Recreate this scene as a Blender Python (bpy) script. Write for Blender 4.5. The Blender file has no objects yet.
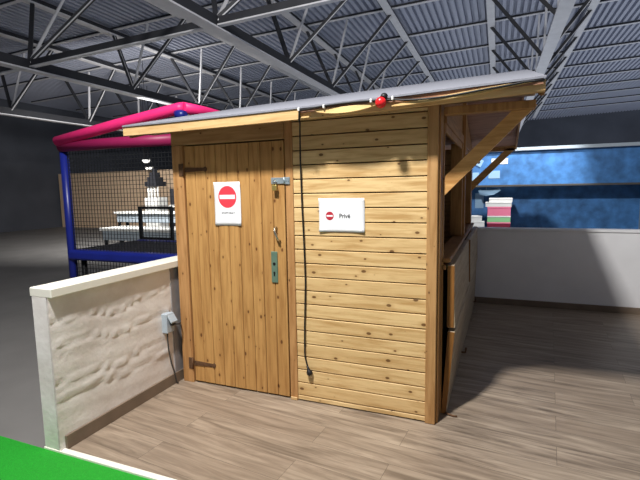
import bpy, bmesh, math, random
from mathutils import Vector, Matrix
random.seed(7)
S = bpy.context.scene
COL = S.collection

# ------------------------------------------------------------------ camera, world, light, exposure
CR = [(0.928052, 0.372052, -0.017235), (0.026372, -0.111801, -0.993381), (-0.371516, 0.921454, -0.113569)]  # right, down, forward
CP = Vector((1.6625, -2.5707, 1.39))
cd = bpy.data.cameras.new('camera')
cam = bpy.data.objects.new('camera', cd)
COL.objects.link(cam)
r_, d_, f_ = [Vector(v) for v in CR]
m = Matrix((r_, -d_, -f_)).transposed().to_4x4()
m.translation = CP
cam.matrix_world = m
cd.sensor_fit = 'HORIZONTAL'
cd.sensor_width = 36
cd.lens = 440 / 640 * 36
cd.clip_start = .02
cd.clip_end = 200
S.camera = cam

W = bpy.data.worlds.new('hall_light')
S.world = W
W.use_nodes = True
bg = W.node_tree.nodes['Background']
# dim hall all round, brighter below, added in place of floor bounce onto the ceiling
_t = W.node_tree
_c = _t.nodes.new('ShaderNodeTexCoord'); _s = _t.nodes.new('ShaderNodeSeparateXYZ'); _r = _t.nodes.new('ShaderNodeValToRGB'); _m = _t.nodes.new('ShaderNodeMath')
_m.operation = 'MULTIPLY_ADD'; _m.inputs[1].default_value = .5; _m.inputs[2].default_value = .5
_t.links.new(_c.outputs['Generated'], _s.inputs[0]); _t.links.new(_s.outputs[2], _m.inputs[0]); _t.links.new(_m.outputs[0], _r.inputs[0])
_e = _r.color_ramp.elements
_e[0].position = .38; _e[0].color = (.84, .90, 1.0, 1)
_e[1].position = .50; _e[1].color = (.10, .105, .12, 1)
_t.links.new(_r.outputs[0], bg.inputs[0])
bg.inputs[1].default_value = .62

def area(name, loc, target, sx, sy, power, col=(1, .975, .94)):
    l = bpy.data.lights.new(name, 'AREA')
    l.shape = 'RECTANGLE'
    l.size, l.size_y, l.energy, l.color = sx, sy, power, col
    o = bpy.data.objects.new(name, l)
    COL.objects.link(o)
    o.location = loc
    o.rotation_euler = (Vector(target) - Vector(loc)).to_track_quat('-Z', 'Y').to_euler()
    return o
area('hall_or_fill_lamp', (.35, -2.35, 4.85), (.4, 0, .9), .30, .30, 345)
area('hall_or_fill_lamp', (2.6, -3.8, 4.9), (.2, -.2, .5), .9, .9, 18)  # added soft fill for the low left wall
area('hall_or_fill_lamp', (-6.8, 5.2, 3.3), (-7.8, 9.0, 1.0), 1.2, .6, 300)
_sp = bpy.data.lights.new('stand_fill_spot', 'SPOT')  # added spot to brighten the boxes on the stand, no fixture built
_sp.energy, _sp.spot_size, _sp.spot_blend, _sp.shadow_soft_size = 420, math.radians(62), .5, .08
_so = bpy.data.objects.new('stand_fill_spot', _sp); COL.objects.link(_so)
_so.location = (2.6, 3.5, 3.3)
_so.rotation_euler = (Vector((1.75, 4.9, 1.3)) - Vector((2.6, 3.5, 3.3))).to_track_quat('-Z', 'Y').to_euler()
S.view_settings.view_transform = 'Standard'
S.view_settings.look = 'None'
S.view_settings.gamma = 1
S.view_settings.use_curve_mapping = False
S.view_settings.exposure = 0.12

# ------------------------------------------------------------------ materials
def srgb(r, g, b):
    f = lambda c: (c / 255 / 12.92) if c / 255 <= .04045 else ((c / 255 + .055) / 1.055) ** 2.4
    return (f(r), f(g), f(b), 1)

def newmat(name):
    mt = bpy.data.materials.new(name)
    mt.use_nodes = True
    nt = mt.node_tree
    return mt, nt, nt.nodes['Principled BSDF']

def N(nt, t, **k):
    n = nt.nodes.new(t)
    for a, v in k.items():
        if a.startswith('i_'):
            n.inputs[int(a[2:]) if a[2:].isdigit() else a[2:]].default_value = v
        else:
            setattr(n, a, v)
    return n

def math_(nt, op, a, b=None, c=None):
    n = N(nt, 'ShaderNodeMath', operation=op)
    for i, v in enumerate((a, b, c)):
        if v is None: continue
        if hasattr(v, 'links') or hasattr(v, 'is_linked'): nt.links.new(v, n.inputs[i])
        else: n.inputs[i].default_value = v
    return n.outputs[0]

def ramp(nt, fac, stops):
    n = N(nt, 'ShaderNodeValToRGB')
    e = n.color_ramp.elements
    while len(e) < len(stops): e.new(.5)
    for el, (p, c) in zip(e, stops):
        el.position = p; el.color = c
    nt.links.new(fac, n.inputs[0])
    return n.outputs[0]

def mix(nt, fac, a, b, blend='MIX'):
    n = N(nt, 'ShaderNodeMix', data_type='RGBA', blend_type=blend)
    for s, v in ((0, fac), (6, a), (7, b)):
        if hasattr(v, 'is_linked'): nt.links.new(v, n.inputs[s])
        else: n.inputs[s].default_value = v
    return n.outputs[2]

def wood(name, light, dark, axis='X', pitch=None, origin=0, knots=1.0, rough=.55, knotcol=None, vary=.35, plane='XZ'):
    """pine: grain along axis; pitch = board width measured across the grain (each board its own tone)."""
    mt, nt, b = newmat(name)
    tc = N(nt, 'ShaderNodeTexCoord')
    sep = N(nt, 'ShaderNodeSeparateXYZ')
    nt.links.new(tc.outputs['Object'], sep.inputs[0])
    X, Y, Z = sep.outputs
    along = {'X': X, 'Y': Y, 'Z': Z}[axis]
    others = [o for k, o in (('X', X), ('Y', Y), ('Z', Z)) if k != axis]
    across = {'XZ': {'X': Z, 'Z': X}, 'YZ': {'Y': Z, 'Z': Y}, 'XY': {'X': Y, 'Y': X}}[plane][axis]
    rnd = None
    if pitch:
        idx = math_(nt, 'FLOOR', math_(nt, 'DIVIDE', math_(nt, 'SUBTRACT', across, origin), pitch))
        wn = N(nt, 'ShaderNodeTexWhiteNoise', noise_dimensions='1D')
        nt.links.new(idx, wn.inputs['W'])
        rnd = wn.outputs['Value']
        along = math_(nt, 'ADD', along, math_(nt, 'MULTIPLY', rnd, 17.0))
    cmb = N(nt, 'ShaderNodeCombineXYZ')
    nt.links.new(math_(nt, 'MULTIPLY', along, 1.3), cmb.inputs[0])
    nt.links.new(math_(nt, 'MULTIPLY', others[0], 16.0), cmb.inputs[1])
    nt.links.new(math_(nt, 'MULTIPLY', others[1], 16.0), cmb.inputs[2])
    n1 = N(nt, 'ShaderNodeTexNoise', i_Scale=2.2, i_Detail=5.0, i_Roughness=.62, i_Distortion=.4)
    nt.links.new(cmb.outputs[0], n1.inputs['Vector'])
    c = ramp(nt, n1.outputs['Fac'], [(.33, dark), (.58, light)])
    if rnd is not None:
        c = mix(nt, math_(nt, 'MULTIPLY', rnd, vary), c, dark, 'MIX')
    cmb2 = N(nt, 'ShaderNodeCombineXYZ')
    nt.links.new(math_(nt, 'MULTIPLY', along, 6.2), cmb2.inputs[0])
    nt.links.new(math_(nt, 'MULTIPLY', across, 10.5), cmb2.inputs[1])
    if knots > 0:
        v = N(nt, 'ShaderNodeTexVoronoi', voronoi_dimensions='2D', i_Scale=1.0, i_Randomness=1.0)
        nt.links.new(cmb2.outputs[0], v.inputs['Vector'])
        sepc = N(nt, 'ShaderNodeSeparateColor')
        nt.links.new(v.outputs['Color'], sepc.inputs[0])
        rad = math_(nt, 'MULTIPLY', math_(nt, 'SUBTRACT', sepc.outputs[0], .18), .17 * knots)
        k = math_(nt, 'DIVIDE', math_(nt, 'SUBTRACT', rad, v.outputs['Distance']), .03)
        core = N(nt, 'ShaderNodeClamp'); nt.links.new(k, core.inputs[0])
        halo = N(nt, 'ShaderNodeClamp')
        nt.links.new(math_(nt, 'DIVIDE', math_(nt, 'SUBTRACT', math_(nt, 'MULTIPLY', rad, 2.6), v.outputs['Distance']), .2), halo.inputs[0])
        kc = knotcol or srgb(70, 40, 18)
        c = mix(nt, math_(nt, 'MULTIPLY', halo.outputs[0], .55), c, dark)
        c = mix(nt, math_(nt, 'MULTIPLY', core.outputs[0], .85), c, kc)
    nt.links.new(c, b.inputs['Base Color'])
    b.inputs['Roughness'].default_value = rough
    b.inputs['Specular IOR Level'].default_value = .3
    bp = N(nt, 'ShaderNodeBump', i_Strength=.12, i_Distance=.004)
    nt.links.new(n1.outputs['Fac'], bp.inputs['Height'])
    nt.links.new(bp.outputs[0], b.inputs['Normal'])
    return mt

def plain(name, col, rough=.5, metal=0.0, noise=.0, nscale=20.0, bump=0.0, spec=.4, stretch=(1, 1, 1)):
    mt, nt, b = newmat(name)
    b.inputs['Roughness'].default_value = rough
    b.inputs['Metallic'].default_value = metal
    b.inputs['Specular IOR Level'].default_value = spec
    tc = N(nt, 'ShaderNodeTexCoord')
    mp = N(nt, 'ShaderNodeMapping'); mp.inputs['Scale'].default_value = stretch
    nt.links.new(tc.outputs['Object'], mp.inputs[0])
    n1 = N(nt, 'ShaderNodeTexNoise', i_Scale=nscale, i_Detail=4.0)
    nt.links.new(mp.outputs[0], n1.inputs['Vector'])
    dk = tuple(x * (1 - noise) for x in col[:3]) + (1,)
    c = ramp(nt, n1.outputs['Fac'], [(.3, dk), (.7, col)])
    nt.links.new(c, b.inputs['Base Color'])
    if bump:
        bp = N(nt, 'ShaderNodeBump', i_Strength=bump, i_Distance=.01)
        nt.links.new(n1.outputs['Fac'], bp.inputs['Height'])
        nt.links.new(bp.outputs[0], b.inputs['Normal'])
    return mt

def emit(name, col, strength):
    mt, nt, b = newmat(name)
    b.inputs['Base Color'].default_value = col
    b.inputs['Emission Color'].default_value = col
    b.inputs['Emission Strength'].default_value = strength
    return mt

M = {}
M['clad'] = wood('pine_cladding', srgb(228, 197, 143), srgb(190, 152, 98), 'X', .09, 1.4544, .8, knotcol=srgb(92, 58, 28))
M['door'] = wood('pine_door', srgb(196, 151, 92), srgb(162, 117, 66), 'Z', .0852, -.397, .75, knotcol=srgb(88, 48, 22))
M['frame'] = wood('pine_frame', srgb(188, 142, 92), srgb(158, 112, 66), 'Z', None, 0, .5)
M['post'] = wood('pine_post', srgb(188, 146, 96), srgb(158, 116, 70), 'Z', None, 0, .5)
M['header'] = wood('pine_header', srgb(180, 142, 94), srgb(150, 112, 68), 'X', None, 0, .6)
M['fascia'] = wood('pine_fascia', srgb(216, 182, 130), srgb(188, 148, 96), 'X', None, 0, .4)
M['warp'] = wood('pale_pine_strip', srgb(232, 200, 140), srgb(206, 168, 108), 'X', None, 0, 0)
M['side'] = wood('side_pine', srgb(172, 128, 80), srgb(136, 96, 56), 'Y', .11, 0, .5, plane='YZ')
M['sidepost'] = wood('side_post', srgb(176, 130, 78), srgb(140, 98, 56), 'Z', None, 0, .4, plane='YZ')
M['brace'] = wood('brace_pine', srgb(214, 166, 104), srgb(184, 132, 74), 'X', None, 0, .3)
M['greywood'] = wood('weathered_shutter', srgb(190, 174, 148), srgb(156, 136, 110), 'Y', .3, 0, .4, plane='YZ')
M['edgewood'] = wood('shutter_edge', srgb(150, 104, 52), srgb(120, 80, 38), 'Z', None, 0, 0)
M['soffit'] = wood('soffit_board', srgb(170, 128, 104), srgb(136, 98, 78), 'X', .12, 0, .5, plane='XY')
M['dark'] = plain('interior_shade', srgb(58, 46, 36), .9)  # dark brown paints in the shade of gaps, recess and hut interior
M['felt'] = plain('roofing_felt', srgb(136, 138, 148), .85, noise=.12, nscale=60, bump=.15)
M['steelplate'] = plain('galvanised', srgb(176, 192, 200), .38, .6, .12, 40)
M['lockplate'] = plain('grey_green_plate', srgb(112, 140, 122), .45, .35, .1, 30)
M['rust'] = plain('rusty_strap', srgb(112, 82, 58), .75, .3, .35, 60)
M['mossy'] = plain('weathered_hinge', srgb(98, 92, 62), .7, .3, .35, 60)
M['brass'] = plain('brass', srgb(198, 176, 104), .35, .75, .1, 40)
M['chrome'] = plain('worn_chrome', srgb(200, 196, 180), .25, .9, .1, 40)
M['black'] = plain('black_rubber', srgb(22, 22, 24), .5)
M['blackhole'] = plain('keyhole_black', srgb(12, 12, 12), .9)
M['paper'] = plain('white_paper', srgb(240, 242, 246), .8, noise=.03, nscale=14, bump=.06)
M['redprint'] = plain('red_ink', srgb(228, 62, 78), .7)
M['darkred'] = plain('dark_red_ink', srgb(182, 40, 58), .7)
M['ink'] = plain('black_ink', srgb(48, 46, 50), .8)
M['greyink'] = plain('grey_ink', srgb(52, 52, 58), .8)
M['bulb'] = plain('red_bulb', srgb(236, 40, 44), .25, noise=.05)
M['white'] = plain('white_plastic', srgb(236, 236, 232), .4)
M['cap'] = plain('cream_white_trim', srgb(238, 236, 224), .45, noise=.04)
M['grey'] = plain('grey_plastic', srgb(168, 180, 190), .45, noise=.05)
M['greycable'] = plain('grey_cable', srgb(70, 68, 66), .55)
M['skirt'] = plain('skirting', srgb(128, 112, 96), .5, noise=.2, nscale=8)
M['deck'] = plain('steel_deck', srgb(168, 173, 190), .5, .1, .1, 3)
M['beam'] = plain('painted_steel', srgb(214, 214, 218), .55, .1, .12, 6)
M['shadebeam'] = plain('shaded_steel', srgb(52, 53, 58), .6, .1, .2, 6)  # the roof steel in a dark tone, shade on the webs painted in
M['pink'] = plain('pink_foam', srgb(250, 50, 128), .45, noise=.1, nscale=12)
M['shadefoam'] = plain('shaded_pink_foam', srgb(150, 30, 84), .45, noise=.1, nscale=12)  # the pink foam again, darkened to paint in its shade
M['blue'] = plain('blue_vinyl', srgb(26, 38, 128), .35, noise=.15, nscale=6)
M['net'] = plain('black_net', srgb(22, 24, 28), .8)
M['matblack'] = plain('black_mat', srgb(34, 34, 40), .8)
M['blackmetal'] = plain('black_metal', srgb(24, 24, 26), .45, .3)
M['green'] = plain('green_turf', srgb(30, 165, 40), .8, noise=.35, nscale=220, bump=.5)
M['cream'] = plain('cream_wall', srgb(226, 196, 164), .8, noise=.1, nscale=1.2)
M['darkwall'] = plain('dark_hall_wall', srgb(84, 88, 98), .85, noise=.3, nscale=.7)
M['concrete'] = plain('hall_concrete', srgb(120, 118, 116), .7, noise=.2, nscale=1.5)
M['bluewall'] = plain('blue_panel', srgb(74, 134, 200), .5, noise=.55, nscale=7)
M['skyblue'] = plain('pale_blue', srgb(146, 182, 214), .5)
M['pinkbox'] = plain('pink_card', srgb(240, 130, 160), .6)
M['greenbox'] = plain('green_card', srgb(150, 212, 150), .6)
M['maroon'] = plain('maroon_card', srgb(128, 34, 58), .6)
M['tube'] = emit('lit_tube', (1, .97, .9, 1), 3)

def block_wall():
    mt, nt, b = newmat('white_painted_blocks')
    tc = N(nt, 'ShaderNodeTexCoord')
    mp = N(nt, 'ShaderNodeMapping'); mp.inputs['Scale'].default_value = (1, 1.0, 1)
    nt.links.new(tc.outputs['Object'], mp.inputs[0])
    n1 = N(nt, 'ShaderNodeTexNoise', i_Scale=3.5, i_Detail=6.0, i_Roughness=.6)
    nt.links.new(mp.outputs[0], n1.inputs['Vector'])
    n2 = N(nt, 'ShaderNodeTexNoise', i_Scale=28.0, i_Detail=4.0)
    nt.links.new(mp.outputs[0], n2.inputs['Vector'])
    c = ramp(nt, n1.outputs['Fac'], [(.32, srgb(214, 206, 200)), (.6, srgb(236, 232, 228))])
    nt.links.new(c, b.inputs['Base Color'])
    b.inputs['Roughness'].default_value = .6
    h = math_(nt, 'ADD', n1.outputs['Fac'], math_(nt, 'MULTIPLY', n2.outputs['Fac'], .35))
    bp = N(nt, 'ShaderNodeBump', i_Strength=.28, i_Distance=.015)
    nt.links.new(h, bp.inputs['Height'])
    nt.links.new(bp.outputs[0], b.inputs['Normal'])
    return mt
M['block'] = block_wall()
M['greystrip'] = plain('grey_strip', srgb(150, 146, 146), .8, noise=.25, nscale=9, bump=.4)
M['rearwhite'] = plain('rear_white_paint', srgb(240, 240, 242), .6, noise=.08, nscale=3, bump=.05)

def planks():
    mt, nt, b = newmat('vinyl_oak_planks')
    tc = N(nt, 'ShaderNodeTexCoord')
    mp = N(nt, 'ShaderNodeMapping'); mp.inputs['Rotation'].default_value = (0, 0, math.radians(5.5))
    nt.links.new(tc.outputs['Object'], mp.inputs[0])
    br = N(nt, 'ShaderNodeTexBrick', offset=.37, i_Scale=1.0)
    br.inputs['Color1'].default_value = (0, 0, 0, 1); br.inputs['Color2'].default_value = (1, 1, 1, 1)
    br.inputs['Mortar'].default_value = (.5, .5, .5, 1)
    br.inputs['Mortar Size'].default_value = .0012; br.inputs['Mortar Smooth'].default_value = .1
    br.inputs['Brick Width'].default_value = 1.22; br.inputs['Row Height'].default_value = .18
    nt.links.new(mp.outputs[0], br.inputs['Vector'])
    sep = N(nt, 'ShaderNodeSeparateXYZ'); nt.links.new(mp.outputs[0], sep.inputs[0])
    cmb = N(nt, 'ShaderNodeCombineXYZ')
    sc = N(nt, 'ShaderNodeSeparateColor'); nt.links.new(br.outputs['Color'], sc.inputs[0])
    nt.links.new(math_(nt, 'ADD', math_(nt, 'MULTIPLY', sep.outputs[0], 1.1), math_(nt, 'MULTIPLY', sc.outputs[0], 9.0)), cmb.inputs[0])
    nt.links.new(math_(nt, 'MULTIPLY', sep.outputs[1], 13.0), cmb.inputs[1])
    n1 = N(nt, 'ShaderNodeTexNoise', i_Scale=1.7, i_Detail=6.0, i_Roughness=.65, i_Distortion=.6)
    nt.links.new(cmb.outputs[0], n1.inputs['Vector'])
    c = ramp(nt, n1.outputs['Fac'], [(.32, srgb(98, 86, 74)), (.48, srgb(142, 127, 111)), (.68, srgb(180, 164, 145))])
    c = mix(nt, math_(nt, 'MULTIPLY', sc.outputs[0], .5), c, srgb(138, 121, 104))
    c = mix(nt, math_(nt, 'MULTIPLY', br.outputs['Fac'], .7), c, srgb(70, 60, 50))
    nt.links.new(c, b.inputs['Base Color'])
    b.inputs['Roughness'].default_value = .42
    b.inputs['Specular IOR Level'].default_value = .35
    bp = N(nt, 'ShaderNodeBump', i_Strength=.08, i_Distance=.003)
    nt.links.new(n1.outputs['Fac'], bp.inputs['Height'])
    nt.links.new(bp.outputs[0], b.inputs['Normal'])
    return mt
M['planks'] = planks()

# ------------------------------------------------------------------ mesh helpers (all coordinates are world coordinates)
class MB:
    def __init__(s): s.bm = bmesh.new()
    def box(s, x0, x1, y0, y1, z0, z1, bev=0, seg=1):
        b2 = bmesh.new()
        v = [b2.verts.new((x, y, z)) for z in (z0, z1) for y in (y0, y1) for x in (x0, x1)]
        for q in ((0, 2, 3, 1), (4, 5, 7, 6), (0, 1, 5, 4), (2, 6, 7, 3), (0, 4, 6, 2), (1, 3, 7, 5)):
            b2.faces.new([v[i] for i in q])
        if bev: bmesh.ops.bevel(b2, geom=b2.edges[:], offset=bev, segments=seg, affect='EDGES', profile=.5)
        return s.merge(b2)
    def merge(s, b2):
        me = bpy.data.meshes.new('t'); b2.to_mesh(me); b2.free(); s.bm.from_mesh(me); bpy.data.meshes.remove(me)
        return s
    def hexa(s, pts, bev=0):
        """8 points: bottom ring of 4 then top ring of 4"""
        b2 = bmesh.new()
        v = [b2.verts.new(p) for p in pts]
        for q in ((3, 2, 1, 0), (4, 5, 6, 7), (0, 1, 5, 4), (1, 2, 6, 5), (2, 3, 7, 6), (3, 0, 4, 7)):
            b2.faces.new([v[i] for i in q])
        if bev: bmesh.ops.bevel(b2, geom=b2.edges[:], offset=bev, segments=1, affect='EDGES')
        bmesh.ops.recalc_face_normals(b2, faces=b2.faces[:])
        return s.merge(b2)
    def bar(s, a, b, w, h, up=(0, 0, 1)):
        """rectangular bar from a to b: width w sideways, h along up"""
        a, b, up = Vector(a), Vector(b), Vector(up)
        d = (b - a).normalized()
        if abs(d.dot(up)) > .98: up = Vector((0, 1, 0))
        sd = d.cross(up).normalized(); u = sd.cross(d).normalized()
        ring = [(-1, -1), (1, -1), (1, 1), (-1, 1)]
        return s.hexa([a + sd * (w / 2 * i) + u * (h / 2 * j) for i, j in ring] + [b + sd * (w / 2 * i) + u * (h / 2 * j) for i, j in ring])
    def tube(s, pts, r, n=10, cap=True):
        pts = [Vector(p) for p in pts]
        rs = r if isinstance(r, (list, tuple)) else [r] * len(pts)
        prev = None; u = None
        for i, p in enumerate(pts):
            d = (pts[min(i + 1, len(pts) - 1)] - pts[max(i - 1, 0)]).normalized()
            if u is None:
                u = d.orthogonal().normalized()
            else:
                u = (u - d * u.dot(d)).normalized()
            w = d.cross(u)
            ring = [s.bm.verts.new(p + (u * math.cos(2 * math.pi * k / n) + w * math.sin(2 * math.pi * k / n)) * rs[i]) for k in range(n)]
            if prev:
                for k in range(n):
                    f = s.bm.faces.new((prev[k], prev[(k + 1) % n], ring[(k + 1) % n], ring[k])); f.smooth = True
            elif cap: s.bm.faces.new(ring[::-1])
            prev = ring
        if cap: s.bm.faces.new(prev)
        return s
    def prism(s, outline, y0, y1, axis='Y'):
        """outline of (a, z) extruded along axis; a = x when axis is Y, y when axis is X; for axis Z the outline is (x, y)"""
        P = {'Y': lambda a, z, t: (a, t, z), 'X': lambda a, z, t: (t, a, z), 'Z': lambda a, z, t: (a, z, t)}[axis]
        b2 = bmesh.new()
        A = [b2.verts.new(P(a, z, y0)) for a, z in outline]; B = [b2.verts.new(P(a, z, y1)) for a, z in outline]
        b2.faces.new(A); b2.faces.new(B[::-1])
        n = len(A)
        for i in range(n): b2.faces.new((A[i], B[i], B[(i + 1) % n], A[(i + 1) % n]))
        bmesh.ops.recalc_face_normals(b2, faces=b2.faces[:])
        return s.merge(b2)
    def build(s, name, mat, parent=None, base=None):
        me = bpy.data.meshes.new(name)
        bmesh.ops.recalc_face_normals(s.bm, faces=s.bm.faces[:]) if False else None
        off = Vector((0, 0, 0))
        if parent is not None:
            q = parent
            while q is not None: off += q.location; q = q.parent
        elif base is not None: off = Vector(base)
        bmesh.ops.translate(s.bm, vec=-off, verts=s.bm.verts[:])
        s.bm.to_mesh(me); s.bm.free()
        o = bpy.data.objects.new(name, me)
        COL.objects.link(o)
        me.materials.append(M[mat] if isinstance(mat, str) else mat)
        if parent is not None: o.parent = parent
        elif base is not None: o.location = base
        return o

def tag(o, label, cat, group=None):
    o['label'] = label; o['category'] = cat
    if group: o['group'] = group
    return o
def thing(name, label, cat, loc=(0, 0, 0), group=None):
    o = bpy.data.objects.new(name, None); COL.objects.link(o); o.location = loc
    o.empty_display_size = .1
    return tag(o, label, cat, group)
def struct(o): o['kind'] = 'structure'; return o
def copytree(o, parent=None, shift=None):
    c = o.copy(); COL.objects.link(c)
    if parent is not None: c.parent = parent
    if shift: c.location = Vector(o.location) + Vector(shift)
    for ch in list(o.children): copytree(ch, c)
    return c

# ------------------------------------------------------------------ setting: floor, low walls, hall
struct(MB().box(-.555, 4.2, -.969, 3.06, -.06, -.022).build('floor', 'planks'))
struct(MB().box(-16, 4.6, -7, 3.6, -.08, -.031).box(-16, -2.4, 3.6, 30, -.08, -.031).build('floor_hall', 'concrete'))  # left open behind the hut so the added glow below reaches the ceiling
struct(MB().box(-4, 4.2, -1.3, -1.004, -.031, -.025).build('floor_turf', 'green'))
tr = MB().box(-.66, 4.2, -1.004, -.969, -.031, -.014, .002)
for k in range(12):
    x = -.5 + k * .36
    tr.tube([(x + .075, -.987, -.0145), (x + .075, -.987, -.0125)], .003, 8)
struct(tr.build('trim_1', 'cap'))

def wavy_wall(name, x0, x1, y0, y1, z0, z1, mat, axis):
    """rough block wall with worn joints pressed into its visible side"""
    b = bmesh.new()
    L = (y1 - y0) if axis == 'Y' else (x1 - x0)
    nu, nv = max(2, int(L / .02)), max(2, int((z1 - z0) / .02))
    rnd = random.Random(3)
    ph = [rnd.uniform(0, 6.28) for _ in range(8)]
    grid = []
    for i in range(nu + 1):
        row = []
        for j in range(nv + 1):
            u = L * i / nu; z = z0 + (z1 - z0) * j / nv
            w = .012 * math.sin(u * 7 + ph[0]) + .008 * math.sin(u * 17 + ph[1])
            d = 0
            for k, zl in enumerate((.245, .375, .555, .725)):
                dz = z - zl - w * (1 + .3 * k) - .03 * math.sin(u * 2.3 + ph[k])
                d += .0075 * math.exp(-(dz / .005) ** 2) - .005 * math.exp(-((dz + .011) / .007) ** 2)
                if k < 3:
                    du = ((u + .21 * k) % .5) - .25
            d += .0018 * math.sin(u * 11 + z * 23 + ph[4]) * math.sin(z * 31 - u * 5 + ph[5])
            if j in (0, nv): d = 0
            row.append(b.verts.new((x1 + d, y0 + u, z) if axis == 'Y' else (x0 + u, y0 - d, z)))
        grid.append(row)
    for i in range(nu):
        for j in range(nv):
            f = b.faces.new((grid[i][j], grid[i + 1][j], grid[i + 1][j + 1], grid[i][j + 1])); f.smooth = True
    mb = MB().merge(b)
    if axis == 'Y': mb.box(x0, x1 - .012, y0, y1, z0, z1)
    else: mb.box(x0, x1, y0 + .012, y1, z0, z1)
    return struct(mb.build(name, mat))
wavy_wall('wall_left', -.65, -.53, -1.0, 3.05, -.022, .846, 'block', 'Y')
struct(MB().box(-.6, -.522, -.062, .3, -.022, .846).build('wall_left_strip', 'greystrip'))  # grey slab on the low wall next to the hut
struct(MB().box(-.665, -.5, -1.0, 3.15, .846, .895, .004).build('trim_2', 'cap'))
struct(MB().box(-.535, -.518, -.969, 3.05, -.022, .058, .002).build('baseboard_left', 'skirt'))
struct(MB().box(-.65, 4.2, 3.06, 3.18, -.022, .87, .003).build('wall_back', 'rearwhite'))
struct(MB().box(-.49, 4.2, 3.045, 3.195, .87, .9, .004).build('trim_3', 'rearwhite'))
struct(MB().box(-.51, 4.2, 3.045, 3.062, -.022, .05, .002).build('baseboard_back', 'skirt'))

H = 4.0; SL = .03
def C(X, Y, zf=1.0): return Vector((CP.x + X * H, CP.y + Y * H, CP.z + H * (zf + SL * X)))

# corrugated steel deck
b = bmesh.new()
pit = .156; xs = []
x = -18.0
while x < 12:
    xs += [(x, .0), (x + .080, .0), (x + .088, .10), (x + .148, .10)]
    x += pit
prev = None
for x, dz in xs:
    z = CP.z + H + SL * (x - CP.x) + .18 + dz
    a, c = b.verts.new((x, -6, z)), b.verts.new((x, 30, z))
    if prev: b.faces.new((prev[0], prev[1], c, a))
    prev = (a, c)
struct(MB().merge(b).build('ceiling', 'deck'))
struct(MB().box(-16, 12, 29.6, 29.9, -.031, 6.4).build('wall_far', 'darkwall'))
struct(MB().box(-16.2, -16, -5, 30, -.031, 5.4).build('wall_hall_left', 'darkwall'))
struct(MB().box(-15.9, -5.2, 11.0, 11.15, -.031, 2.25).build('wall_partition', 'cream'))

# ------------------------------------------------------------------ roof steel
NODES = [.6, 1.1, 1.6, 2.1, 2.6, 3.1, 3.6, 4.1, 4.6, 5.1, 5.6, 6.1]
BN = {.6: .35, 1.1: .85, 1.6: 1.4, 2.1: 2.0, 2.6: 2.6, 3.1: 3.12, 3.6: 3.62}
def tie_beam(mbl, mbd, a, b_, w, h, t=.02):
    """web in the shade-dark steel over a paler bottom flange"""
    a, b_ = Vector(a), Vector(b_)
    mbd.bar(a + Vector((0, 0, t + h / 2)), b_ + Vector((0, 0, t + h / 2)), w * .45, h)
    mbl.bar(a, b_, w, t)
def girder(xa, xb, xbot, label, web0=0, ylast=6.1):
    g = thing('roof_girder', label, 'roof truss', C(xbot, 0, .6))
    for X in (xa, xb):
        ml, md = MB(), MB()
        tie_beam(ml, md, C(X, -.6, 1.0), C(X, 7.5, 1.0), .17, .09, .025)
        t = md.build('top_chord', 'shadebeam', g)
        ml.build('flange', 'beam', t)
    ml, md = MB(), MB()
    tie_beam(ml, md, C(xbot, -.6, .585), C(xbot, 7.5, .655), .2, .16, .025)
    t = md.build('bottom_chord', 'shadebeam', g); ml.build('flange', 'beam', t)
    zb = lambda Y: .6 + .07 * (Y + .6) / 8.1
    for Y in [y for y in NODES if web0 <= y <= ylast]:
        yb = BN.get(Y, Y)
        bot = C(xbot, yb, zb(yb) + .02)
        for X in (xa, xb):
            top = C(X, Y, 1.0)
            mm = MB().bar(top, bot, .07, .06)
            t = mm.build('web_bar', 'shadebeam', g)
            if X == xb or xbot < -1:
                off = Vector((.034, -.02, -.016))
                MB().bar(top + off, bot + off, .022, .014).build('edge_angle', 'beam', t)
        MB().bar(C((xa + xb) / 2, Y, 1.02), bot, .042, .042).build('hanger', 'beam', g)
    return g
girder(-.063, .477, .2, 'grey lattice roof girder above the right end of the hut', .6)
girder(-1.11, -.59, -.95, 'lattice roof girder with thick bottom chord crossing straight above the hut', .6)
girder(-2.15, -1.63, -1.93, 'lattice roof girder next to the left of the thick one over the hut', .6)
girder(-3.2, -2.68, -2.97, 'lattice roof girder farthest left, high over the netted trampoline', 1.6)
for k, Y in enumerate(NODES + [6.6, 7.1]):
    ml, md = MB(), MB()
    tie_beam(ml, md, C(-4.3, Y, 1.03), C(1.9, Y, 1.03), .075, .045, .015)
    o = md.build('roof_purlin', 'shadebeam', None, C(-1, Y, 1.03))
    tag(o, 'thin steel purlin running left to right under the corrugated roof deck', 'purlin', 'roof purlins')
    ml.build('flange', 'beam', o)
for yb, lab in ((1.4, 'steel tie beam linking the bottom chords of the roof girders, nearest the camera'),):
    ml, md = MB(), MB()
    tie_beam(ml, md, C(-4.2, yb, .617), C(1.4, yb, .617), .09, .10, .02)
    o = md.build('tie_beam', 'shadebeam', None, C(-.95, yb, .6))
    tag(o, lab, 'tie beam'); ml.build('flange', 'beam', o)

# ------------------------------------------------------------------ the hut
cab = thing('wooden_hut', 'low pine hut with closed door, horizontal cladding and grey felt roof', 'hut', (0.43, 1.5, 0))
XL, X1, X2, XR = -.494, .452, 1.2906, 1.366
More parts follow.
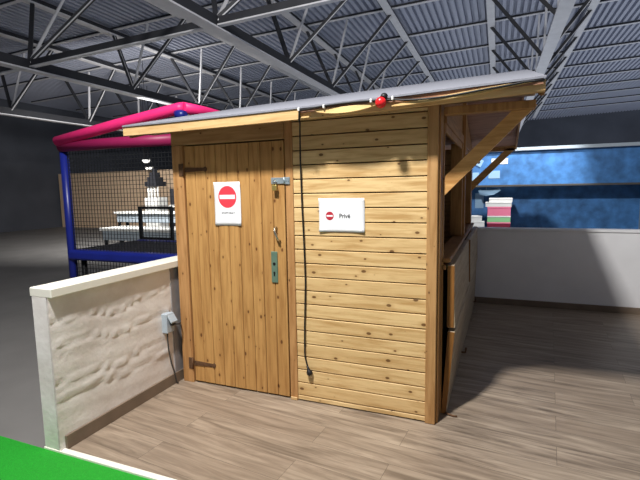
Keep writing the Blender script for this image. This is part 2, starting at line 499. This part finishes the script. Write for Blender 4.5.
# front cladding: boards with a drip groove each
cl = MB()
z = 1.4544 + 4 * .09
edges = []
k = -5
top = 1.84
lev = [1.4544 - .09 * i for i in range(-4, 17)]
lev = [l for l in lev if l > 0.0]
bounds = [top] + lev + [-.020]
rb = random.Random(11)
for i in range(len(bounds) - 1):
    zt, zb_ = bounds[i], bounds[i + 1]
    if zt - zb_ < .006: continue
    j = rb.uniform(-.0012, .0012)
    c_ = min(.003, (zt - zb_) * .2)
    cl.prism([(j, zb_ + .0085), (.0015 + j, zb_ + .007), (.03, zb_ + .007), (.03, zt), (.0035 + j, zt), (j, zt - c_)], X1 - .002, X2 + .003, 'X')
MB().box(X1, X2, .03, .05, -.02, 1.84).build('backing', 'dark', cab)
MBo = cl.build('cladding', 'clad', cab)
# posts and frame
MB().box(X2, 1.351, -.012, .14, -.022, 1.87, .004).build('corner_post', 'post', cab)
MB().box(1.3515, 1.362, .012, .14, -.022, 1.87, .002).build('corner_board', 'sidepost', cab)
MB().box(.394, X1 - .004, -.004, .05, -.022, 1.84, .003).build('door_post', 'frame', cab)
MB().box(XL, -.4015, -.014, .05, -.022, 1.715, .003).build('door_post', 'frame', cab)
MB().box(XL - .004, .394, -.012, .05, 1.717, 1.84, .003).build('door_header', 'header', cab)
MB().box(.397, .446, -.014, -.0045, -.0215, .0, .003).build('foot_block', 'fascia', cab)
# door
dr = MB()
x = -.397; n = 9; w = (.385 + .397) / n
for i in range(n):
    ww = w
    j = rb.uniform(-.001, .001)
    xa, xb_ = x + i * w, x + (i + 1) * w
    dr.prism([(xa + .0012, .004 + j), (xa + .005, j), (xb_ - .005, j), (xb_ - .0012, .004 + j), (xb_ - .0012, .026), (xa + .0012, .026)], -.008, 1.707, 'Z')
dr.box(-.396, .384, .014, .03, -.006, 1.70)
door = dr.build('door', 'door', cab)
def hinge(zc, mat, xs=-.4):
    hm = MB().box(xs - .036, xs - .004, -.02, -.012, zc - .042, zc + .042, .002)
    hm.tube([(xs - .001, -.017, zc - .044), (xs - .001, -.017, zc + .044)], .0055, 8)
    xt = xs + .185
    hm.prism([(xs + .004, zc - .017), (xt - .02, zc - .011), (xt - .008, zc - .018), (xt + .006, zc - .008), (xt + .008, zc + .008), (xt - .006, zc + .019), (xt - .02, zc + .011), (xs + .004, zc + .017)], -.006, -.0005)
    for q in (.03, .09, .15): hm.tube([(xs + q, -.006, zc), (xs + q, -.009, zc)], .005, 8)
    for q in (-.025, .025): hm.tube([(xs - .02, -.02, zc + q), (xs - .02, -.023, zc + q)], .004, 8)
    return hm.build('strap_hinge', mat, door)
h1 = hinge(1.545, 'rust'); h2 = hinge(.128, 'rust')
# hasp
hp = MB().box(.292, .384, -.008, -.001, 1.432, 1.472, .002)
hp.box(.396, .428, -.012, -.0045, 1.428, 1.474, .002)
hp.tube([(.39, -.012, 1.43), (.39, -.012, 1.474)], .006, 8)
hp.tube([(.32, -.002, 1.446), (.32, -.03, 1.446), (.334, -.03, 1.446), (.334, -.002, 1.446)], .004, 8)
for q in (.404, .42): hp.tube([(q, -.0125, 1.451), (q, -.015, 1.451)], .004, 8)
hp.build('hasp', 'steelplate', door)
# pull handle
MB().tube([(.322, -.004, 1.15), (.318, -.026, 1.146), (.322, -.034, 1.125), (.335, -.034, 1.09), (.343, -.026, 1.068), (.345, -.004, 1.062)], [.006, .006, .0075, .0075, .006, .006], 10).build('pull_handle', 'chrome', door)
lp = MB().box(.275, .322, -.008, -.0005, .778, .988, .003)
lpo = lp.build('lock_plate', 'lockplate', door)
MB().tube([(.2985, -.0079, .905), (.2985, -.0092, .905)], .0105, 14).build('spindle_hole', 'blackhole', door)
MB().prism([(.2985 + .0075 * math.cos(a * .5236), .846 + .0075 * math.sin(a * .5236)) for a in range(-1, 8)] + [(.2945, .822), (.3025, .822)], -.0092, -.0079).build('keyhole', 'blackhole', door)

# left, back, right walls of the hut
MB().box(XL, XL + .045, .05, 2.99, -.022, 1.84).build('left_wall', 'header', cab)
MB().box(XL, XR, 2.99, 3.035, -.022, 1.84).build('back_wall', 'header', cab)
XI, XO = XR - .035, XR    # right wall thickness
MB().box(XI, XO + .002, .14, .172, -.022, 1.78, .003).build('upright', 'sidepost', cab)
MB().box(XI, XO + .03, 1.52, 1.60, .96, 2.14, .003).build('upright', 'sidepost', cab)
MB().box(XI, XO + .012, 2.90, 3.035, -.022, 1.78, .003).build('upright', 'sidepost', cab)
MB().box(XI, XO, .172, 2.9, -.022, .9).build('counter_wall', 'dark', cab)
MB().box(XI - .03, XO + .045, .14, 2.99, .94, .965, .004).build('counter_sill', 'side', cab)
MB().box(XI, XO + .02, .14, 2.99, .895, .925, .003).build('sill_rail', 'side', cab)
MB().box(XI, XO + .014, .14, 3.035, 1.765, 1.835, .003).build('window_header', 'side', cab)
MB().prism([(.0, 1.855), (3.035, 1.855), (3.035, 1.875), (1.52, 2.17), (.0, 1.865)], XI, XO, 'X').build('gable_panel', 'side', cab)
for a, c, near in ((.172, 1.52, 0), (1.60, 2.90, 1)):
    f = MB()
    if near: f.box(XI - .04, XO + .006, a, a + .05, .968, 1.762, .003)
    f.box(XI - .05, XO + .012, c - .09, c - .002, .968, 1.762, .003).box(XO - .012, XO + .006, a, c - .09, 1.715, 1.764, .003)
    f.build('window_frame', 'sidepost', cab)
for yb in (.004, 2.9):
    MB().box(XO + .012, 1.835, yb, yb + .07, 1.79, 1.832, .003).build('overhang_beam', 'sidepost', cab)
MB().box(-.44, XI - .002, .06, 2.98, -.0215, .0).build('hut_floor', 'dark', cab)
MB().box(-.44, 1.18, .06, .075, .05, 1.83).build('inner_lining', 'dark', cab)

# roof: pitched felt on boards, slightly out of level as in the photograph
RX0, RX1, YF, YR, YB = -.74, 1.86, -.2, 1.5, 3.22
def zE(x): return 1.846 + .004 * (x + .59) + .0068 * (x + .59) ** 2                  # eave: top of fascia
def zR(x): return 2.247 + .028 * (x + 1.0)                    # ridge
def roofslab(mat, name, t0, t1, yf, yb, x0=RX0, x1=RX1, n=12):
    mb = MB()
    rows = []
    for k in range(n + 1):
        x = x0 + (x1 - x0) * k / n
        rows.append([(x, yf, zE(x) + t0), (x, YR, zR(x) + t0), (x, yb, zE(x) + t0), (x, yb, zE(x) + t1), (x, YR, zR(x) + t1), (x, yf, zE(x) + t1)])
    bm = mb.bm
    V = [[bm.verts.new(p) for p in r] for r in rows]
    for k in range(n):
        for i in range(6):
            bm.faces.new((V[k][i], V[k + 1][i], V[k + 1][(i + 1) % 6], V[k][(i + 1) % 6]))
    for r in (V[0], V[-1]):
        bm.faces.new((r[0], r[1], r[4], r[5])); bm.faces.new((r[1], r[2], r[3], r[4]))
    bmesh.ops.recalc_face_normals(bm, faces=bm.faces[:])
    return mb.build(name, mat, cab)
roofslab('soffit', 'roof_boards', -.030, -.006, YF + .004, YB - .02, RX0 + .01, RX1 - .01)
roofslab('felt', 'roof_felt', -.006, .004, YF - .008, YB + .008)
fa = MB()
def fas(mb, x0, x1, y0, y1, zlo, zhi, n=8):
    bm = bmesh.new(); prev = None
    for k in range(n + 1):
        x = x0 + (x1 - x0) * k / n
        r = [bm.verts.new(p) for p in ((x, y0, zE(x) + zlo), (x, y1, zE(x) + zlo), (x, y1, zE(x) + zhi), (x, y0, zE(x) + zhi))]
        if prev:
            for q in range(4): bm.faces.new((prev[q], r[q], r[(q + 1) % 4], prev[(q + 1) % 4]))
        else: bm.faces.new(r)
        prev = r
    bm.faces.new(prev[::-1])
    bmesh.ops.recalc_face_normals(bm, faces=bm.faces[:])
    return mb.merge(bm)
fas(MB(), RX0, .588, YF - .001, YF + .022, -.064, -.0065).build('fascia_board', 'fascia', cab)
fas(MB(), .591, RX1, YF + .02, YF + .045, -.062, -.0065).build('fascia_board', 'fascia', cab)
fas(MB(), RX0, RX1, YB - .022, YB, -.066, -.0065).build('fascia_board', 'fascia', cab)
for k, xx in enumerate((RX1 - .02, RX0 + .0)):
    for s_ in (0, 1):
        mb = MB()
        ya, yc = (YF + .054, YR) if s_ == 0 else (YR, YB - .024)
        za, zc = (zE(xx), zR(xx)) if s_ == 0 else (zR(xx), zE(xx))
        mb.hexa([(xx, ya, za - .075), (xx + .02, ya, za - .075), (xx + .02, yc, zc - .075), (xx, yc, zc - .075),
                 (xx, ya, za - .007), (xx + .02, ya, za - .007), (xx + .02, yc, zc - .007), (xx, yc, zc - .007)])
        mb.build('barge_board', 'side', cab)
MB().bar((RX0 + .03, YR, zR(RX0) - .08), (RX1 - .03, YR, zR(RX1) - .08), .05, .085).build('ridge_beam', 'sidepost', cab)
MB().bar((RX0 + .03, .02, zE(RX0) + .008 - .02), (RX1 - .03, .02, zE(RX1) + .008 - .02), .07, .05).build('wall_plate', 'header', cab)
# warped pale strip nailed to the fascia
def strip(x0, x1, f_lo, f_hi, out, nseg=40):
    mb = MB(); bm = mb.bm; prev = None
    for i in range(nseg + 1):
        t = i / nseg; x = x0 + (x1 - x0) * t
        zl, zh, o_ = zE(x) + f_lo(t), zE(x) + f_hi(t), out(t)
        ring = [bm.verts.new(p) for p in ((x, YF - .002 - o_, zl), (x, YF + .02, zl + .002), (x, YF + .02, zh), (x, YF - .004, zh))]
        if prev:
            for k in range(4): bm.faces.new((prev[k], ring[k], ring[(k + 1) % 4], prev[(k + 1) % 4]))
        else: bm.faces.new(ring)
        prev = ring
    bm.faces.new(prev[::-1])
    bmesh.ops.recalc_face_normals(bm, faces=bm.faces[:])
    return mb.build('warped_strip', 'warp', cab)
bow = lambda t: math.sin(math.pi * t)
strip(.69, 1.05, lambda t: -.030 - .026 * bow(t) ** .7, lambda t: -.022, lambda t: .001 + .004 * bow(t))
strip(1.13, 1.82, lambda t: -.052 + .036 * t ** 1.6 - .004 * bow(t), lambda t: -.046 + .036 * t ** 1.6 + .012 * bow(t) ** .6, lambda t: .001 + .004 * bow(t))
MB().box(.602, .65, YF + .002, YF + .022, zE(.53) - .058, zE(.53) - .05, .001).build('warped_strip', 'warp', cab)
# braces under the overhang
for yb in (.06, 2.9):
    mb = MB()
    p0, p1 = Vector((XO + .006, 0, 1.347)), Vector((1.835, 0, 1.8))
    mb.prism([(XO + .012, 1.345), (1.845, 1.815), (1.745, 1.815), (XO + .012, 1.452)], yb, yb + .045)
    mb.build('brace', 'brace', cab)
# hinged shutters folded down, and the plinth boards under them
for a, c, dx in ((.15, 1.50, 0), (1.56, 2.95, .014)):
    sh = MB().hexa([(1.400 + dx, a, .535), (1.444 + dx, a, .535), (1.448 + dx, c, .535), (1.404 + dx, c, .535),
                    (1.393 + dx, a, .925), (1.434 + dx, a, .925), (1.438 + dx, c, .925), (1.397 + dx, c, .925)], .003).build('shutter', 'greywood', cab)
    MB().box(1.396 + dx, 1.436 + dx, a - .006, a - .0005, .54, .92).build('edge_strip', 'edgewood', sh)
pl_ = MB().hexa([(1.370, .15, -.02), (1.400, .15, -.02), (1.436, 2.95, -.02), (1.405, 2.95, -.02),
                 (1.402, .15, .512), (1.444, .15, .512), (1.452, 2.95, .512), (1.41, 2.95, .512)], .003)
plo = pl_.build('plinth_board', 'greywood', cab)
MB().hexa([(1.370, .143, -.018), (1.398, .143, -.018), (1.398, .1495, -.018), (1.37, .1495, -.018),
           (1.402, .143, .51), (1.443, .143, .51), (1.443, .1495, .51), (1.402, .1495, .51)]).build('edge_strip', 'edgewood', plo)
MB().tube([(1.395, .14, -.008), (1.415, .13, -.012), (1.45, .12, -.014), (1.468, .125, -.014)], .006, 8).build('bolt', 'rust', plo)
for yy in (1.05, 2.75): MB().tube([(1.425, yy, .06), (1.455, yy, .06), (1.46, yy, .1)], .008, 8).build('bolt', 'rust', plo)

# ------------------------------------------------------------------ padlock
pk = thing('padlock', 'small brass padlock hanging from the steel hasp on the door', 'padlock', (.327, -.03, 1.385))
MB().box(.311, .345, -.036, -.02, 1.388, 1.424, .004, 2).build('lock_body', 'brass', pk)
MB().tube([(.318, -.028, 1.422), (.318, -.028, 1.442), (.322, -.028, 1.452), (.328, -.028, 1.456), (.334, -.028, 1.452), (.338, -.028, 1.442), (.338, -.028, 1.422)], .0032, 8).build('shackle', 'chrome', pk)

# ------------------------------------------------------------------ paper notices
def text_mesh(body, size, loc, mat, name, parent, bold=.0, width=None):
    cu = bpy.data.curves.new('t', 'FONT'); cu.body = body; cu.size = size; cu.offset = bold; cu.align_x = 'LEFT'; cu.resolution_u = 4
    to = bpy.data.objects.new('t', cu); COL.objects.link(to)
    dg = bpy.context.evaluated_depsgraph_get(); dg.update()
    me = bpy.data.meshes.new_from_object(to.evaluated_get(dg))
    bpy.data.objects.remove(to)
    xs = [v.co.x for v in me.vertices]; sx = (width / (max(xs) - min(xs))) if width else 1
    for v in me.vertices: v.co = Vector(((v.co.x - min(xs)) * sx, 0, v.co.y)) + Vector(loc) - parent.location
    me.name = name; me.materials.clear(); me.materials.append(M[mat])
    o = bpy.data.objects.new(name, me); COL.objects.link(o); o.parent = parent
    return o
def sheet(x0, z0, w, h, y, curl, base, label):
    bm = bmesh.new(); nx, nz = 12, 12; g = []
    for i in range(nx + 1):
        row = []
        for j in range(nz + 1):
            u, v = i / nx, j / nz
            d = curl * (abs(u - .5) * 2) ** 3 * (abs(v - .5) * 2) ** 3
            row.append(bm.verts.new((x0 + w * u, y - d - .0006 * math.sin(u * 9 + v * 5) ** 2, z0 + h * v)))
        g.append(row)
    for i in range(nx):
        for j in range(nz): f = bm.faces.new((g[i][j], g[i + 1][j], g[i + 1][j + 1], g[i][j + 1])); f.smooth = True
    ret = bmesh.ops.extrude_face_region(bm, geom=bm.faces[:])
    bmesh.ops.translate(bm, verts=[v for v in ret['geom'] if isinstance(v, bmesh.types.BMVert)], vec=(0, .0004, 0))
    bmesh.ops.recalc_face_normals(bm, faces=bm.faces[:])
    o = MB().merge(bm).build('paper_notice', 'paper', None, base)
    return tag(o, label, 'notice')
def disc(xc, zc, rx, rz, y, mat, name, parent):
    mb = MB(); n = 40
    mb.prism([(xc + rx * math.cos(6.28318 * k / n), zc + rz * math.sin(6.28318 * k / n)) for k in range(n)], y, y - .0003)
    return mb.build(name, mat, parent)
YN = -.0035
nt1 = sheet(-.1544, 1.156, .21, .297, YN, .006, (-.05, 0, 1.156), 'upright white paper notice with big red no-entry disc taped to the door')
disc(-.0495, 1.352, .0725, .0745, YN - .001, 'redprint', 'no_entry_disc', nt1)
MB().box(-.111, .012, YN - .0019, YN - .0014, 1.338, 1.366).build('white_bar', 'paper', nt1)
text_mesh('STAFF ONLY', .018, (-.099, YN - .0012, 1.236), 'greyink', 'lettering', nt1, .0003, .105)
nt2 = sheet(.6245, 1.126, .297, .21, -.004, .008, (.77, 0, 1.126), 'landscape white paper notice reading Privé on the horizontal boards')
disc(.696, 1.227, .0265, .0265, -.0052, 'darkred', 'no_entry_disc', nt2)
MB().box(.675, .717, -.006, -.0056, 1.222, 1.232).build('white_bar', 'paper', nt2)
text_mesh('Privé', .038, (.760, -.0054, 1.214), 'ink', 'lettering', nt2, .0006, .07)

# ------------------------------------------------------------------ string light with plug
sl = thing('string_light', 'black cable clipped along the eave with one red bulb, plug end hanging down', 'string light', (.52, -.03, .15))
def zc_(x): return zE(x) - (.012 if x < 1.14 else .012 + .024 * math.sin(min(1, (x - 1.14) / .62) * math.pi) ** .8 )
pts = [(x, YF - .011 + .003 * math.sin(x * 23), zc_(x) + .006 * math.sin(x * 9.0)) for x in [.602 + i * (1.25 / 30) for i in range(31)]]
hang = [(.537, .0 - .016, .21), (.528, -.016, .232), (.513, -.014, .285), (.508, -.012, .32), (.512, -.012, .5), (.519, -.012, .66), (.524, -.012, .8), (.521, -.012, 1.0), (.5165, -.012, 1.15), (.512, -.012, 1.28), (.509, -.012, 1.45), (.509, -.016, 1.6), (.516, -.03, 1.68), (.548, -.10, 1.74), (.588, -.185, 1.775), (.594, YF - .009, 1.795), (.596, YF - .011, 1.835)]
MB().tube(hang + pts, .0052, 8).build('cable', 'black', sl)
pg = MB().tube([(0.525, -.016, 0.236), (0.532, -.017, 0.220), (0.537, -.018, 0.207), (0.540, -.0185, 0.198), (0.544, -.019, 0.188), (0.547, -.019, 0.180), (0.549, -.019, 0.176)], [.0065, .008, .013, .019, .0205, .018, .012], 14).build('plug', 'black', sl)
MB().tube([(0.540, -.016, 0.180), (0.547, -.016, 0.160)], .0024, 6).tube([(0.553, -.02, 0.183), (0.560, -.02, 0.163)], .0024, 6).build('prong', 'chrome', pg)
for xc in (.594, .748, 1.02, 1.137):
    MB().box(xc - .006, xc + .006, YF - .02, YF + .002, zc_(xc) - .010, zc_(xc) + .011, .003).build('clip', 'white', sl)
bx, by, bz = 1.078, YF - .03, zE(1.078) - .03
sm = MB(); bm = sm.bm
bmesh.ops.create_uvsphere(bm, u_segments=24, v_segments=16, radius=.029)
for f in bm.faces: f.smooth = True
bmesh.ops.translate(bm, verts=bm.verts[:], vec=(bx, by, bz))
sm.build('red_bulb', 'bulb', sl)
MB().tube([(bx + .008, by + .015, bz + .02), (bx + .014, by + .03, bz + .038), (bx + .018, by + .036, bz + .046)], [.02, .02, .012], 12).build('lamp_holder', 'black', sl)

# ------------------------------------------------------------------ socket on the low wall
so = thing('wall_socket', 'grey surface socket box on the low white wall beside the door', 'socket', (-.52, -.14, .39))
MB().box(-.538, -.488, -.168, -.088, .39, .53, .005, 2).build('socket_box', 'grey', so)
MB().hexa([(-.488, -.158, .505), (-.488, -.092, .505), (-.458, -.092, .462), (-.458, -.158, .462), (-.488, -.158, .525), (-.488, -.092, .525), (-.453, -.092, .474), (-.453, -.158, .474)], .002).build('socket_lid', 'grey', so)
sp = MB().tube([(-.488, -.122, .458), (-.470, -.12, .455), (-.462, -.118, .453)], [.018, .018, .011], 12).build('plug', 'black', so)
MB().tube([(-.464, -.119, .453), (-.455, -.10, .447), (-.462, -.06, .436), (-.485, -.03, .428), (-.513, .0, .42), (-.516, .08, .41)], .0045, 8).build('plug_cable', 'black', so)
MB().tube([(-.507, -.145, .394), (-.509, -.145, .34), (-.509, -.14, .26), (-.508, -.12, .15), (-.506, -.095, .07), (-.505, -.08, -.008), (-.50, -.07, -.016)], .0055, 8).build('supply_cable', 'greycable', so)

# ------------------------------------------------------------------ trampoline with pink padded enclosure, behind the low wall
tp = thing('trampoline', 'black trampoline with blue edge pad, black net and pink padded poles', 'trampoline', (-1.9, 1.8, 0))
cor = Vector((-1.115, .92, 2.18))
far = Vector((-2.75, .86, 1.955))
MB().tube([far, cor + (far - cor) * .5 + Vector((0, 0, .01)), cor + Vector((-.04, 0, .0)), cor + Vector((0, .02, .004))], .054, 18).build('pole_sleeve', 'pink', tp)
MB().tube([cor + Vector((-.005, 0, .004)), cor + Vector((.05, .25, .0)), cor + Vector((.10, 1.3, -.02))], .052, 18).build('pole_sleeve', 'pink', tp)
MB().tube([(-2.75, .9, 1.90), (-1.9, .9, 1.90), (-1.2, .9, 1.89)], .056, 18).build('lower_sleeve', 'shadefoam', tp)
MB().tube([(cor.x - .07, .9, 2.145), (cor.x - .04, .9, 2.12), (cor.x, .9, 2.11), (cor.x + .04, .9, 2.12)], [.03, .05, .05, .03], 14).build('joint_cap', 'blue', tp)
MB().tube([(cor.x - .03, .93, -.03), (cor.x - .03, .93, 2.12)], .045, 14).build('post', 'blue', tp)
MB().tube([(-2.75, .93, -.03), (-2.75, .93, 1.96)], .045, 14).build('post', 'blue', tp)
MB().box(-2.75, -1.1, .86, 1.02, .665, .775, .03, 3).build('edge_pad', 'blue', tp)
MB().box(-2.75, -1.1, 1.02, 1.85, .745, .77, .004).build('jumping_mat', 'matblack', tp)
MB().box(-2.75, -1.1, 1.85, 1.97, .665, .775, .03, 3).build('edge_pad', 'blue', tp)
for xx in (-2.6, -1.25):
    for yy in (.95, 1.9): MB().tube([(xx, yy, -.03), (xx, yy, .69)], .025, 10).build('leg', 'blackmetal', tp)
nb = MB()
x = -2.7
while x < -1.14: nb.box(x, x + .0045, .922, .926, .12, 2.0); x += .043
z = .14
while z < 2.0: nb.box(-2.7, -1.14, .918, .922, z, z + .0045); z += .043
nb.build('safety_net', 'net', tp)

br = thing('steel_barrier', 'black steel barrier frame standing behind the trampoline net', 'barrier', (-2.6, 2.5, -.031))
MB().box(-3.27, -3.23, 2.48, 2.52, -.031, 1.19).build('upright', 'blackmetal', br)
MB().box(-2.70, -2.66, 2.48, 2.52, -.031, 1.19).build('upright', 'blackmetal', br)
MB().box(-3.27, -2.66, 2.485, 2.515, 1.15, 1.19).build('rail', 'blackmetal', br)
MB().box(-3.27, -2.66, 2.485, 2.515, .70, .735).build('rail', 'blackmetal', br)

# far stall, tables and cabinet
k = thing('market_stall', 'distant stall with stepped dark roof over white posts and counter', 'stall', (-8.1, 8.3, -.031))
MB().box(-8.38, -7.86, 8.0, 8.44, -.031, 1.24, .01).build('counter', 'white', k)
mb = MB()
for i, (w_, z0, z1) in enumerate(((.22, 1.58, 1.72), (.16, 1.72, 1.86), (.10, 1.86, 2.0), (.05, 2.0, 2.12))): mb.box(-8.12 - w_, -8.12 + w_, 8.0 + i * .05, 8.44 - i * .05, z0, z1)
mb.build('stepped_roof', 'matblack', k)
for i in range(4):
    xx = -8.29 + i * .115
    MB().tube([(xx, 8.1, 1.24), (xx, 8.1, 1.6)], .034, 10).build('post', 'white', k)
cb = thing('dark_cabinet', 'distant dark cabinet with a white ledge right of the stall', 'cabinet', (-7.4, 8.6, -.031))
MB().box(-7.75, -6.9, 8.4, 8.9, -.031, 1.5, .01).build('body', 'matblack', cb)
MB().box(-7.77, -6.88, 8.34, 8.9, .93, 1.0, .005).build('ledge', 'white', cb)
for nm, y0, y1, zt, lab in (('display_table', 7.0, 7.5, .86, 'long white display table nearer the stall, behind the net'), ('display_table', 5.4, 6.1, .55, 'low long white display table in front of the stall, behind the net')):
    t = thing(nm, lab, 'table', (-6.5, (y0 + y1) / 2, -.031))
    x0, x1 = -8.6 + (0 if y0 > 6 else 1.2), -4.8
    MB().box(x0, x1, y0, y1, zt - .07, zt, .005).build('table_top', 'white', t)
    MB().box(x0 + .05, x1 - .05, y0 + .06, y1 - .06, zt - .3, zt - .07).build('apron', 'grey', t)
    for xx in (x0 + .1, x1 - .1):
        for yy in (y0 + .1, y1 - .1): MB().box(xx - .03, xx + .03, yy - .03, yy + .03, -.031, zt - .3).build('leg', 'blackmetal', t)
for (x_, y_, z_, w_, lab) in ((-8.22, 8.0, 2.33, .1, 'small lit strip lamp above the left of the stall'), (-10.35, 10.4, 2.30, .15, 'small lit strip lamp over the point of the stall roof')):
    l = thing('strip_lamp', lab, 'lamp', (x_, y_, z_))
    MB().box(x_ - w_, x_ + w_, y_ - .06, y_ + .06, z_, z_ + .05, .005).build('housing', 'white', l)
    MB().tube([(x_ - w_ * .9, y_, z_ - .02), (x_ + w_ * .9, y_, z_ - .02)], .024, 10).build('tube', 'tube', l)
    for q in (-.8, .8): MB().tube([(x_ + q * w_, y_, z_ + .05), (x_ + q * w_, y_, CP.z + H + SL * (x_ - CP.x) + .19)], .008, 6).build('hanging_rod', 'blackmetal', l)

# ------------------------------------------------------------------ blue display stand behind the rear wall
ds = thing('display_stand', 'blue shop display stand with a shelf beyond the white rear wall', 'display stand', (2.2, 5.0, -.031))
MB().box(.9, 3.6, 5.0, 5.06, -.031, 1.93, .004).build('back_panel', 'bluewall', ds)
MB().box(.9, 3.6, 4.6, 5.0, 1.385, 1.415, .004).build('shelf', 'greycable', ds)
MB().box(.9, 3.6, 4.45, 5.0, .70, .73, .004).build('shelf', 'greycable', ds)
MB().box(.9, 3.6, 4.94, 5.07, 1.93, 1.98, .004).build('top_rail', 'grey', ds)
for xx in (.92, 3.56): MB().box(xx, xx + .04, 4.45, 5.0, -.031, 1.93).build('side_post', 'grey', ds)
def carton(x0, x1, y0, y1, z0, z1, mat, name, label, cat='box', lid=None):
    t = thing(name, label, cat, ((x0 + x1) / 2, (y0 + y1) / 2, z0))
    MB().box(x0, x1, y0, y1, z0, z1 - .02, .003).build('body', mat, t)
    MB().box(x0 - .003, x1 + .003, y0 - .003, y1 + .003, z1 - .02, z1, .003).build('lid', lid or mat, t)
    return t
carton(1.30, 1.49, 4.5, 4.75, .73, .87, 'white', 'carton', 'plain white box, lower of the two on the stand beside the hut')
carton(1.30, 1.45, 4.5, 4.75, .87, .95, 'white', 'carton', 'flat white box with brown body lying on a larger white box', lid='white')
carton(1.53, 1.85, 4.5, 4.75, .73, .86, 'maroon', 'carton', 'maroon box with pink lid at the bottom of the colourful stack', lid='pinkbox')
carton(1.53, 1.85, 4.5, 4.75, .86, .955, 'greenbox', 'carton', 'pale green box between the maroon and pink boxes', lid='white')
carton(1.53, 1.85, 4.5, 4.75, .955, 1.09, 'pinkbox', 'carton', 'pink box on the green box in the colourful stack')
carton(1.50, 1.86, 4.5, 4.78, 1.09, 1.16, 'white', 'carton', 'white flat box topping the colourful stack')
carton(1.55, 1.87, 4.52, 4.78, 1.16, 1.22, 'white', 'carton', 'topmost flat white box with dark body under the shelf', lid='white')
t = MB().hexa([(1.30, 4.98, 1.76), (1.40, 4.98, 1.70), (1.40, 4.997, 1.70), (1.30, 4.997, 1.76), (1.35, 4.98, 1.86), (1.45, 4.98, 1.80), (1.45, 4.997, 1.80), (1.35, 4.997, 1.86)]).build('picture_card', 'skyblue', None, (1.37, 4.98, 1.78))
tag(t, 'small tilted pale card with a dark dot fixed high on the blue panel', 'card')
MB().tube([(1.375, 4.979, 1.78), (1.375, 4.976, 1.78)], .022, 14).build('dot', 'ink', t)
t = MB()
t.tube([(1.40, 4.72, 1.345), (1.42, 4.72, 1.31), (1.50, 4.72, 1.295), (1.60, 4.72, 1.305), (1.70, 4.72, 1.345)], [.02, .04, .05, .04, .02], 12)
t.tube([(1.50, 4.72, 1.33), (1.50, 4.72, 1.384)], .006, 6)
t = t.build('inflatable_toy', 'skyblue', None, (1.55, 4.72, 1.2))
tag(t, 'pale blue curved toy hanging under the shelf of the blue stand', 'toy')

for x0, z0, w_, h_, mt_, lab in ((1.52, 1.52, .17, .12, 'skyblue', 'pale blue sheet pinned just above the shelf of the blue stand'),
                                 (1.56, 1.74, .24, .09, 'white', 'wide white sheet pinned near the top of the blue stand'),
                                 (1.28, 1.46, .10, .16, 'skyblue', 'narrow pale blue sheet pinned beside the hut above the shelf'),
                                 (1.33, 1.05, .13, .24, 'skyblue', 'tall pale blue sheet pinned under the shelf beside the hut')):
    o = MB().box(x0, x0 + w_, 4.992, 4.999, z0, z0 + h_, .001).build('pinned_sheet', mt_, None, (x0 + w_ / 2, 4.995, z0))
    tag(o, lab, 'sheet')
